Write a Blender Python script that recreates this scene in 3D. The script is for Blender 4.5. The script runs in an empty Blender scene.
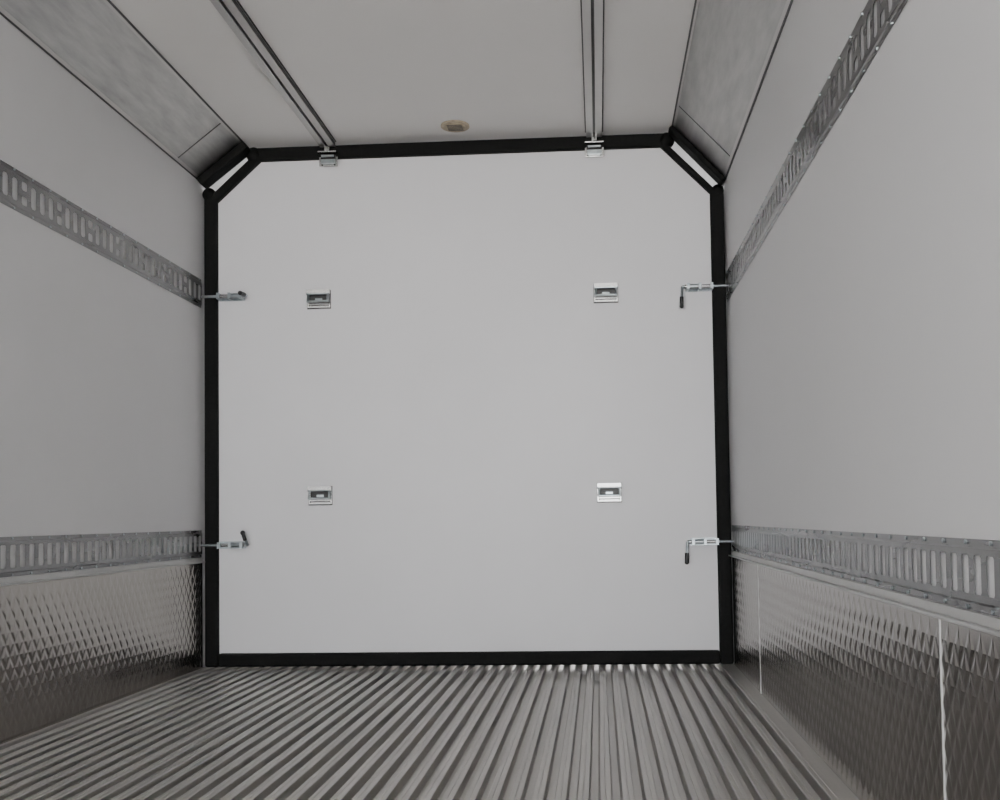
import bpy, bmesh, math, random
from mathutils import Vector, Matrix
random.seed(4)
sc = bpy.context.scene

# ---------------- dimensions (metres) ----------------
XL, XR = -1.888, 0.616
Y0, YB, Y1 = -2.1, 4.69, 7.0
H = 2.50
CL = ((XL, 2.325), (-1.660, H))      # left cove: wall point, ceiling point
CR = ((XR, 2.240), (0.372, H))

# ---------------- materials ----------------
def mat(name, col, rough=0.5, metal=0.0, var=0.0, scale=(4, 4, 4), bump=0.0, bscale=60, rvar=0.0, detail=4, spec=0.5):
    m = bpy.data.materials.new(name); m.use_nodes = True
    nt = m.node_tree; N = nt.nodes; L = nt.links
    b = N["Principled BSDF"]
    b.inputs["Base Color"].default_value = (*col, 1)
    b.inputs["Roughness"].default_value = rough
    b.inputs["Metallic"].default_value = metal
    b.inputs["Specular IOR Level"].default_value = spec
    tc = N.new("ShaderNodeTexCoord"); mp = N.new("ShaderNodeMapping")
    mp.inputs["Scale"].default_value = scale
    L.new(tc.outputs["Object"], mp.inputs["Vector"])
    n = N.new("ShaderNodeTexNoise"); n.inputs["Scale"].default_value = 1.0
    n.inputs["Detail"].default_value = detail; n.inputs["Roughness"].default_value = 0.6
    L.new(mp.outputs["Vector"], n.inputs["Vector"])
    r = N.new("ShaderNodeMapRange")
    r.inputs[1].default_value = 0.3; r.inputs[2].default_value = 0.7
    r.inputs[3].default_value = 1 - var; r.inputs[4].default_value = 1 + var
    L.new(n.outputs["Fac"], r.inputs[0])
    mx = N.new("ShaderNodeVectorMath"); mx.operation = 'SCALE'
    mx.inputs[0].default_value = col
    L.new(r.outputs[0], mx.inputs["Scale"])
    L.new(mx.outputs[0], b.inputs["Base Color"])
    if rvar:
        r2 = N.new("ShaderNodeMapRange")
        r2.inputs[1].default_value = 0.3; r2.inputs[2].default_value = 0.7
        r2.inputs[3].default_value = rough - rvar; r2.inputs[4].default_value = rough + rvar
        L.new(n.outputs["Fac"], r2.inputs[0]); L.new(r2.outputs[0], b.inputs["Roughness"])
    if bump:
        n2 = N.new("ShaderNodeTexNoise"); n2.inputs["Scale"].default_value = bscale
        n2.inputs["Detail"].default_value = 3
        L.new(tc.outputs["Object"], n2.inputs["Vector"])
        bp = N.new("ShaderNodeBump"); bp.inputs["Strength"].default_value = bump
        bp.inputs["Distance"].default_value = 0.003
        L.new(n2.outputs["Fac"], bp.inputs["Height"]); L.new(bp.outputs[0], b.inputs["Normal"])
    return m

M_wall = mat("grp_wall_white", (0.615, 0.612, 0.622), 0.45, var=0.03, scale=(1.4, 1.4, 1.4), bump=0.05, bscale=250, detail=6, rvar=0.05)
M_ceil = mat("grp_ceiling_white", (0.73, 0.715, 0.705), 0.45, var=0.02, scale=(1.5, 1.5, 1.5), bump=0.05, bscale=250)
M_bulk = mat("bulkhead_white", (0.735, 0.73, 0.752), 0.42, var=0.025, scale=(1.6, 1.6, 1.6), bump=0.06, bscale=180, detail=6)
M_seal = mat("black_rubber_seal", (0.003, 0.0033, 0.003), 0.7, var=0.5, scale=(60, 60, 60), bump=0.7, bscale=45, spec=0.22)
M_alu = mat("aluminium_rail", (0.22, 0.22, 0.22), 0.28, 1.0, var=0.06, scale=(14, 2, 14), rvar=0.03)
M_crail = mat("anodised_ceiling_rail", (0.50, 0.495, 0.48), 0.45, 0.8, var=0.06, scale=(14, 2, 14))
M_slot = mat("rail_slot_grey", (0.10, 0.10, 0.095), 0.5, 0.6, var=0.1)
M_aluD = mat("aluminium_dark_slot", (0.07, 0.07, 0.07), 0.5, 0.6, var=0.1)
M_cove = mat("brushed_cove_aluminium", (0.39, 0.39, 0.38), 0.36, 1.0, var=0.20, scale=(30, 5, 30), rvar=0.08, detail=10, bump=0.05, bscale=40)
M_floor = mat("aluminium_floor", (0.48, 0.465, 0.44), 0.40, 0.85, var=0.14, scale=(25, 1.2, 25), rvar=0.05, detail=6)
M_kick = mat("tread_plate_aluminium", (0.36, 0.34, 0.315), 0.20, 1.0, var=0.12, scale=(3, 3, 3), rvar=0.04)
M_led = mat("ledge_aluminium", (0.48, 0.48, 0.47), 0.40, 0.5, var=0.06)
M_seam = mat("white_sealant", (0.55, 0.55, 0.55), 0.5, var=0.03)
M_zinc = mat("zinc_steel", (0.36, 0.40, 0.42), 0.28, 1.0, var=0.15, scale=(30, 30, 30))
M_steel = mat("polished_steel", (0.47, 0.47, 0.47), 0.24, 1.0, var=0.12, scale=(30, 30, 30))
M_blk = mat("black_plastic", (0.008, 0.008, 0.009), 0.4, var=0.1)
M_vent = mat("yellowed_plastic", (0.40, 0.34, 0.25), 0.5, var=0.25, scale=(40, 40, 40))
M_grnd = mat("concrete_ground", (0.66, 0.64, 0.61), 0.9, var=0.1, scale=(0.8, 0.8, 0.8))

# ---------------- mesh builder ----------------
class B:
    def __init__(s): s.v = []; s.f = []; s.m = []; s.mats = []
    def mi(s, m):
        if m not in s.mats: s.mats.append(m)
        return s.mats.index(m)
    def add(s, vs, fs, m):
        o = len(s.v); s.v += [tuple(v) for v in vs]; k = s.mi(m)
        for f in fs: s.f.append([o + i for i in f]); s.m.append(k)
    def box(s, x0, x1, y0, y1, z0, z1, m):
        vs = [(x, y, z) for x in (x0, x1) for y in (y0, y1) for z in (z0, z1)]
        s.add(vs, [(0,1,3,2),(4,6,7,5),(0,4,5,1),(2,3,7,6),(0,2,6,4),(1,5,7,3)], m)
    def prism_xz(s, pts, y0, y1, m):
        n = len(pts)
        vs = [(p[0], y0, p[1]) for p in pts] + [(p[0], y1, p[1]) for p in pts]
        fs = [tuple(range(n)), tuple(range(2*n-1, n-1, -1))]
        fs += [(i, i+n, (i+1) % n + n, (i+1) % n) for i in range(n)]
        s.add(vs, fs, m)
    def strip(s, a, b, off, hw, ext, y0, y1, m):
        a = Vector(a); b = Vector(b); d = (b-a).normalized(); nrm = Vector((-d.y, d.x))
        a = a + nrm*off - d*ext; b = b + nrm*off + d*ext
        s.prism_xz([a+nrm*hw, a-nrm*hw, b-nrm*hw, b+nrm*hw], y0, y1, m)
    def cyl(s, p0, p1, r, m, n=14, r1=None):
        p0 = Vector(p0); p1 = Vector(p1); d = (p1-p0).normalized()
        u = d.orthogonal().normalized(); w = d.cross(u)
        r1 = r if r1 is None else r1
        vs = []
        for p, rr in ((p0, r), (p1, r1)):
            vs += [p + (u*math.cos(t)+w*math.sin(t))*rr for t in [2*math.pi*i/n for i in range(n)]]
        fs = [tuple(range(n)), tuple(range(2*n-1, n-1, -1))] + [(i, (i+1) % n, (i+1) % n+n, i+n) for i in range(n)]
        s.add(vs, fs, m)
    def tube(s, pts, r, m, n=12):
        for a, b in zip(pts[:-1], pts[1:]): s.cyl(a, b, r, m, n)
        for p in pts[1:-1]: s.ball(p, r, m)
    def ball(s, c, r, m, n=10, k=6, sy=1):
        c = Vector(c); vs = []; fs = []
        for j in range(1, k):
            ph = math.pi*j/k
            for i in range(n):
                t = 2*math.pi*i/n
                vs.append(c+Vector((r*math.sin(ph)*math.cos(t), sy*r*math.sin(ph)*math.sin(t), r*math.cos(ph))))
        top = len(vs); vs.append(c+Vector((0,0,r))); vs.append(c-Vector((0,0,r)))
        for j in range(k-2):
            for i in range(n):
                fs.append((j*n+i, j*n+(i+1)%n, (j+1)*n+(i+1)%n, (j+1)*n+i))
        for i in range(n):
            fs.append((top, (i+1)%n, i)); fs.append((top+1, (k-2)*n+i, (k-2)*n+(i+1)%n))
        s.add(vs, fs, m)
    def make(s, name, bevel=0, parent=None, merge=False, recalc=True, smooth=False):
        me = bpy.data.meshes.new(name); me.from_pydata(s.v, [], s.f)
        for m in s.mats: me.materials.append(m)
        for p, k in zip(me.polygons, s.m): p.material_index = k
        bm = bmesh.new(); bm.from_mesh(me)
        if merge: bmesh.ops.remove_doubles(bm, verts=bm.verts, dist=1e-5)
        if recalc: bmesh.ops.recalc_face_normals(bm, faces=bm.faces)
        bm.to_mesh(me); bm.free()
        o = bpy.data.objects.new(name, me); sc.collection.objects.link(o)
        if bevel:
            bv = o.modifiers.new("bevel", 'BEVEL'); bv.width = bevel; bv.segments = 3; bv.limit_method = 'ANGLE'
            bv.angle_limit = math.radians(50)
        if smooth:
            for p in me.polygons: p.use_smooth = True
            try: me.set_sharp_from_angle(angle=math.radians(40))
            except Exception: pass
        if parent: o.parent = parent
        return o

def empty(name, loc=(0, 0, 0)):
    e = bpy.data.objects.new(name, None); e.location = loc; e.empty_display_size = 0.1
    sc.collection.objects.link(e); return e

# ---------------- shell ----------------
b = B(); b.box(XL-0.07, XL, Y0, Y1, -0.06, H+0.07, M_wall); b.make("wall_left")
b = B(); b.box(XR, XR+0.07, Y0, Y1, -0.06, H+0.07, M_wall); b.make("wall_right")
b = B(); b.box(XL, XR, Y0, Y1, H, H+0.07, M_ceil); b.make("ceiling")
b = B(); b.box(XL, XR, Y1, Y1+0.07, -0.06, H+0.07, M_wall); b.make("wall_front")

# ribbed aluminium floor
b = B(); prof = []
p = 0.0555
base = -0.026
prof.append((XL, 0.0)); prof.append((XL+0.02, 0.0))
x = XL+0.024
while x + p < XR:
    prof += [(x, base), (x+0.020, base), (x+0.0245, -0.002), (x+0.0265, 0.0),
             (x+0.0365, 0.0), (x+0.038, -0.0015), (x+0.0395, -0.0015), (x+0.041, 0.0), (x+0.0515, 0.0), (x+0.0535, -0.002)]
    x += p
prof += [(XR-0.002, 0.0), (XR, 0.0)]
n = len(prof); vs = []
for y in (Y0, Y1): vs += [(q[0], y, q[1]) for q in prof]
b.add(vs, [(i, i+1, i+1+n, i+n) for i in range(n-1)], M_floor)
b.box(XL, XR, Y0, Y1, -0.06, -0.03, M_floor)
b.make("floor", recalc=False)

# coves
def cove(pts, name):
    b = B(); (wx, wz), (cx, cz) = pts
    b.prism_xz([(wx, wz), (cx, cz), (wx, cz)], Y0, Y1, M_cove)
    a = Vector(pts[0]); c = Vector(pts[1])
    b.strip(a, c, 0.0, 0.002, 0.0, 4.36, 4.365, M_aluD)
    b.strip(a, c, 0.0, 0.002, 0.0, 1.90, 1.905, M_aluD)
    d = (c-a).normalized()
    b.strip(a, a+d*0.007, 0, 0.004, 0.0, Y0, Y1, M_aluD)
    b.strip(a+d*0.007, a+d*0.020, 0, 0.0025, 0, Y0, Y1, M_crail)
    b.strip(c-d*0.008, c, 0, 0.004, 0.0, Y0, Y1, M_aluD)
    b.strip(c-d*0.018, c-d*0.008, 0, 0.0025, 0, Y0, Y1, M_crail)
    b.make(name)
cove(CL, "trim_1"); cove(CR, "trim_2")

# ---------------- cargo track rails ----------------
def cell(b, X, ya, yb, za, zb, h, c, m):
    hy0, hy1, hz0, hz1 = h
    o = [(X, ya, za), (X, yb, za), (X, yb, zb), (X, ya, zb)]
    q = [(hy0+c, hz0), (hy1-c, hz0), (hy1, hz0+c), (hy1, hz1-c), (hy1-c, hz1), (hy0+c, hz1), (hy0, hz1-c), (hy0, hz0+c)]
    vs = o + [(X, a, z) for a, z in q]
    b.add(vs, [(0,1,5,4), (1,6,5), (1,2,7,6), (2,8,7), (2,3,9,8), (3,10,9), (3,0,11,10), (0,4,11)], m)

def track(side, z0, z1, upper):
    s = 1 if side == 'L' else -1
    W = XL if side == 'L' else XR
    X = W + s*0.0045
    b = B(); ys, ye = Y0+0.05, YB-0.03
    f = 0.012; pz0, pz1 = z0+f+0.004, z1-f-0.004
    for (za, zb, zc) in ((z0, z0+f, pz0), (z1, z1-f, pz1)):
        vs = [(W+s*0.002, ys, za), (W+s*0.002, ye, za), (W+s*0.002, ye, zb), (W+s*0.002, ys, zb), (X, ys, zc), (X, ye, zc)]
        b.add(vs, [(0,1,2,3), (3,2,5,4)], M_alu)
    pitch = 0.054; y = ye; i = 0
    zm = (pz0+pz1)/2
    while y - pitch > ys:
        ya, yb = y-pitch, y
        if upper:
            if i % 4 == 3:
                cell(b, X, ya, yb, pz0, zm, (ya+.011, yb-.011, pz0+.014, zm-.010), .005, M_alu)
                cell(b, X, ya, yb, zm, pz1, (ya+.011, yb-.011, zm+.010, pz1-.014), .005, M_alu)
            else:
                cell(b, X, ya, yb, pz0, pz1, (ya+.012, yb-.012, pz0+.016, pz1-.016), .007, M_alu)
        else:
            cell(b, X, ya, yb, pz0, pz1, (ya+.0115, yb-.0115, pz0+.012, pz1-.010), .004, M_alu)
        y -= pitch; i += 1
    b.add([(X, ys, pz0), (X, y, pz0), (X, y, pz1), (X, ys, pz1)], [(0,1,2,3)], M_alu)
    o = b.make("cargo_track_rail", merge=True)
    sd = o.modifiers.new("thickness", 'SOLIDIFY'); sd.thickness = 0.0012; sd.offset = 0
    r = B(); y = ye-0.03
    while y > ys:
        for z in (z0+f*0.45, z1-f*0.45):
            r.cyl((W+s*0.002, y, z), (W+s*0.006, y, z), 0.004, M_zinc, 8)
        y -= 0.108
    r.make("rivets", parent=o)
track('L', 1.715, 1.853, True); track('R', 1.675, 1.815, True)
track('L', 0.522, 0.650, False); track('R', 0.522, 0.640, False)

# kick plates with raised lozenges, ledge above
def kick(side):
    s = 1 if side == 'L' else -1
    W = XL if side == 'L' else XR
    b = B(); t = 0.006; zt = 0.495
    ye = YB-0.03
    b.box(min(W+s*.001, W+s*t), max(W+s*.001, W+s*t), Y0, ye, 0.001, zt, M_kick)
    py, pz = 0.050, 0.076; X = W+s*t
    row = 0; z = pz/2+0.002
    while z + pz/2 < zt+0.02:
        y = Y0+0.03 + (py/2 if row % 2 else 0)
        while y < ye-0.03:
            hy, hz, h = py*0.45, pz*0.45, 0.0013*s
            if z + hz < zt-0.002:
                vs = [(X, y-hy, z), (X, y, z-hz), (X, y+hy, z), (X, y, z+hz),
                      (X+h, y-hy*.40, z), (X+h, y, z-hz*.55), (X+h, y+hy*.40, z), (X+h, y, z+hz*.55)]
                b.add(vs, [(0,1,5,4), (1,2,6,5), (2,3,7,6), (3,0,4,7), (4,5,6,7)], M_kick)
            y += py
        z += pz/2; row += 1
    for ysm in ((1.845, 3.90) if side == 'R' else (1.0,)):
        hw = 0.0026 if ysm < 3 else 0.003
        b.box(min(W, W+s*0.0085), max(W, W+s*0.0085), ysm-hw, ysm+hw, 0.001, zt, M_seam)
    b.make("kick_plate")
    l = B()
    a, c = sorted((W, W+s*0.022))
    l.box(a, c, Y0, YB-0.035, 0.497, 0.503, M_led)
    a, c = sorted((W, W+s*0.010))
    l.box(a, c, Y0, YB-0.035, 0.503, 0.521, M_led)
    l.make("trim_3" if side == 'L' else "trim_4", bevel=0.0015)
kick('L'); kick('R')

# ---------------- ceiling rails ----------------
def crail(xc):
    b = B(); ys, ye = Y0+0.05, YB-0.035
    w = 0.037
    b.box(xc-w, xc+w, ys, ye, H-0.004, H-0.0005, M_crail)
    for s in (-1, 1):
        a, c = sorted((xc+s*w*0.98, xc+s*w*0.72)); b.box(a, c, ys, ye, H-0.022, H-0.004, M_slot)
        a, c = sorted((xc+s*w*0.98, xc+s*w*0.16)); b.box(a, c, ys, ye, H-0.026, H-0.022, M_crail)
        a, c = sorted((xc+s*w*1.15, xc+s*w)); b.box(a, c, ys, ye, H-0.003, H-0.0002, M_aluD)
    b.box(xc-w*0.3, xc+w*0.3, ys, ye, H-0.008, H-0.004, M_slot)
    b.make("ceiling_rail")
    b = B(); z0 = 2.385
    b.box(xc-0.045, xc+0.045, YB-0.024, YB-0.018, z0, z0+0.062, M_steel)
    b.box(xc-0.045, xc+0.045, YB-0.055, YB-0.018, z0+0.058, z0+0.064, M_steel)
    b.box(xc-0.036, xc+0.036, YB-0.030, YB-0.020, z0+0.034, z0+0.052, M_blk)
    b.box(xc-0.034, xc+0.034, YB-0.036, YB-0.020, z0+0.010, z0+0.030, M_zinc)
    b.box(xc-0.012, xc+0.012, YB-0.052, YB-0.044, z0+0.062, H-0.010, M_steel)
    b.cyl((xc-0.030, YB-0.040, z0+0.044), (xc+0.030, YB-0.040, z0+0.044), 0.006, M_zinc)
    for dx in (-0.03, 0.03):
        b.cyl((xc+dx, YB-0.027, z0+0.006), (xc+dx, YB-0.022, z0+0.006), 0.004, M_blk, 8)
    b.box(xc-0.040, xc+0.040, YB-0.02, YB-0.0005, z0+0.004, z0+0.030, M_steel)
    b.make("hanger_bracket", bevel=0.0015)
crail(-1.264); crail(0.009)

# ceiling vent / drain plug
b = B(); vy = 4.52
b.cyl((-0.630, vy, H-0.006), (-0.630, vy, H), 0.066, M_vent, 32)
b.cyl((-0.630, vy, H-0.010), (-0.630, vy, H-0.006), 0.048, M_vent, 32)
for i in range(-2, 3):
    b.box(-0.630-0.035, -0.630+0.035, vy+i*0.015-0.002, vy+i*0.015+0.002, H-0.012, H-0.010, M_aluD)
b.make("ceiling_vent")

# ---------------- bulkhead partition ----------------
root = empty("bulkhead_partition", (0, 0, 0))
iL1, iL2 = (-1.812, 2.235), (-1.605, 2.424)
iR1, iR2 = (0.547, 2.200), (0.326, 2.424)
e = 0.012
b = B()
b.prism_xz([(-1.812-e, 0.064-e), (0.547+e, 0.064-e), (0.547+e, iR1[1]+e*.5), (iR2[0]+e*.5, 2.424+e), (iL2[0]-e*.5, 2.424+e), (-1.812-e, iL1[1]+e*.5)], YB, YB+0.055, M_bulk)
b.make("panel", bevel=0.002, parent=root)
b = B(); sy0, sy1 = YB-0.026, YB+0.05
b.box(-1.876, -1.812, sy0, sy1, 0.0, 2.265, M_seal)
b.box(0.547, 0.611, sy0, sy1, 0.0, 2.212, M_seal)
b.box(-1.814, 0.549, sy0, sy1, 0.001, 0.064, M_seal)
b.box(-1.635, 0.350, sy0, sy1, 2.424, 2.488, M_seal)
b.make("seal_frame", bevel=0.012, parent=root)
b = B()
b.strip(iL1, iL2, 0.018, 0.022, 0.012, sy0, sy1, M_seal)
b.strip(CL[0], CL[1], -0.022, 0.021, 0.0, sy0-0.07, sy0+0.012, M_seal)
b.strip(iR1, iR2, -0.011, 0.015, 0.012, sy0, sy1, M_seal)
b.strip(CR[0], CR[1], 0.014, 0.013, 0.0, sy0-0.07, sy0+0.012, M_seal)
b.make("corner_seals", bevel=0.009, parent=root)
b = B()
for c, r in (((-1.853, 2.270), .034), ((-1.633, 2.457), .038), ((0.584, 2.209), .030), ((0.350, 2.455), .038)):
    b.ball((c[0], YB-0.005, c[1]), r, M_seal, 16, 10)
b.make("seal_joints", parent=root, smooth=True)

# fold-down grab handles
def handle(xc, zc):
    b = B(); w, h = 0.056, 0.043; y = YB-0.0005
    b.box(xc-w-0.002, xc+w+0.002, y-0.003, y, zc-h-0.004, zc+h+0.001, M_blk)    # black backing plate: dark outline, and recess shade put in as colour
    b.box(xc-w, xc-w+0.010, y-0.007, y-0.003, zc-h, zc+h, M_steel)
    b.box(xc+w-0.010, xc+w, y-0.007, y-0.003, zc-h, zc+h, M_steel)
    b.box(xc-w+0.010, xc+w-0.010, y-0.007, y-0.003, zc-h, zc-h+0.026, M_steel)
    b.box(xc-w, xc+w, y-0.026, y-0.003, zc+h-0.018, zc+h, M_steel)             # hinge housing
    b.cyl((xc-w, y-0.020, zc+h-0.020), (xc+w, y-0.020, zc+h-0.020), 0.006, M_zinc)
    zt, zb = zc+h-0.022, zc-h+0.028
    b.tube([(xc-w*0.84, y-0.020, zt), (xc-w*0.88, y-0.028, zb), (xc+w*0.88, y-0.028, zb), (xc+w*0.84, y-0.020, zt)], 0.0052, M_zinc)
    b.box(xc-w*0.30, xc+w*0.30, y-0.010, y-0.006, zb+0.006, zt-0.018, M_zinc)
    b.box(xc-w*0.80, xc+w*0.80, y-0.0085, y-0.007, zc-h+0.010, zc-h+0.015, M_blk)
    b.box(xc-w, xc+w, y-0.012, y-0.005, zc-h, zc-h+0.004, M_steel)
    for dx in (-0.046, 0.046):
        b.cyl((xc+dx, y-0.009, zc-h+0.012), (xc+dx, y-0.005, zc-h+0.012), 0.004, M_blk, 8)
    b.make("grab_handle", bevel=0.0012)
for q in ((-1.320, 1.748), (0.052, 1.740), (-1.319, 0.808), (0.052, 0.800)): handle(*q)

# spring bolt latches
def latch(side, z, kind):
    s = -1 if side == 'L' else 1
    W = XL if side == 'L' else XR
    inn = -1.680 if side == 'L' else 0.425
    out = -1.807 if side == 'L' else 0.552
    y = YB-0.036; b = B()
    a, c = sorted((inn, out))
    b.box(a, c, YB-0.005, YB-0.0005, z-0.017, z+0.017, M_zinc)
    for t in (0.07, 0.5, 0.93):
        xc = inn+(out-inn)*t
        b.box(xc-0.006, xc+0.006, YB-0.052, YB-0.005, z-0.015, z+0.014, M_zinc)
    b.cyl((inn-s*0.006, y, z), (out, y, z), 0.009, M_steel)
    b.cyl((out-s*0.002, y, z), (W-s*0.0005, y, z), 0.0065, M_zinc)
    for i in range(9):
        xc = inn+(out-inn)*(0.14+0.32*i/8)
        b.cyl((xc-0.0018, y, z), (xc+0.0018, y, z), 0.0125, M_zinc)
    hx = inn - s*0.018
    b.tube([(inn, y, z), (hx, y, z)], 0.0075, M_zinc)
    if kind == 'down':
        b.tube([(hx, y, z), (hx-s*0.004, y-0.01, z-0.060)], 0.0065, M_zinc)
        b.cyl((hx-s*0.004, y-0.01, z-0.050), (hx-s*0.005, y-0.012, z-0.094), 0.0095, M_blk)
        b.ball((hx-s*0.005, y-0.012, z-0.094), 0.0105, M_blk)
    elif kind == 'up':
        b.tube([(hx, y, z), (hx+s*0.004, y-0.02, z+0.034)], 0.0065, M_zinc)
        b.cyl((hx+s*0.004, y-0.02, z+0.022), (hx+s*0.012, y-0.03, z+0.058), 0.009, M_blk)
        b.ball((hx+s*0.012, y-0.03, z+0.058), 0.012, M_blk)
    else:
        b.tube([(hx, y, z), (hx, y-0.03, z-0.002)], 0.0065, M_zinc)
        b.cyl((hx, y-0.03, z-0.002), (hx+s*0.004, y-0.075, z-0.004), 0.010, M_blk)
        b.ball((hx+s*0.004, y-0.075, z-0.004), 0.011, M_blk)
    b.make("bolt_latch", smooth=True)
latch('L', 1.768, 'out'); latch('R', 1.752, 'down'); latch('L', 0.578, 'up'); latch('R', 0.565, 'down')

# ---------------- outside ----------------
b = B(); b.box(-30, 30, -40, 30, -1.25, -1.15, M_grnd); b.make("ground")

w = bpy.data.worlds.new("overcast_sky"); sc.world = w; w.use_nodes = True
bg = w.node_tree.nodes["Background"]
bg.inputs[0].default_value = (0.97, 0.983, 1.0, 1); bg.inputs[1].default_value = 9.6

sl = bpy.data.lights.new("ground_bounce_sun", 'SUN'); sl.energy = 32; sl.angle = 0.03; sl.color = (1, 0.98, 0.95)  # added under the overcast sky: lights the ground, whose bounce lifts the ceiling
so = bpy.data.objects.new("ground_bounce_sun", sl); sc.collection.objects.link(so)
so.rotation_euler = Vector((0.35, -0.45, -1)).normalized().to_track_quat('-Z', 'Y').to_euler()

def area(name, loc, rot, sx, sy, e, col=(1, 1, 1)):
    l = bpy.data.lights.new(name, 'AREA'); l.shape = 'RECTANGLE'; l.size = sx; l.size_y = sy; l.energy = e; l.color = col
    o = bpy.data.objects.new(name, l); o.location = loc; o.rotation_euler = rot; sc.collection.objects.link(o); return o
area("front_compartment_lamp", (-0.65, 5.9, 2.42), (0, 0, 0), 1.2, 0.6, 100)

# ---------------- camera ----------------
cd = bpy.data.cameras.new("camera"); cam = bpy.data.objects.new("camera", cd); sc.collection.objects.link(cam)
cd.sensor_width = 36; cd.lens = 36.0; cd.shift_x = -0.040; cd.shift_y = 0.080; cd.clip_start = 0.02
yaw = math.atan(58/1000); pitch = math.atan(38/1000); roll = 0.0148
fwd = Vector((-math.sin(yaw)*math.cos(pitch), math.cos(yaw)*math.cos(pitch), math.sin(pitch)))
rt = fwd.cross(Vector((0, 0, 1))).normalized(); up = rt.cross(fwd)
r2 = rt*math.cos(roll) - up*math.sin(roll); u2 = up*math.cos(roll) + rt*math.sin(roll)
M = Matrix((( r2.x, u2.x, -fwd.x, 0), (r2.y, u2.y, -fwd.y, 0), (r2.z, u2.z, -fwd.z, 0.685), (0, 0, 0, 1)))
cam.matrix_world = M
sc.camera = cam
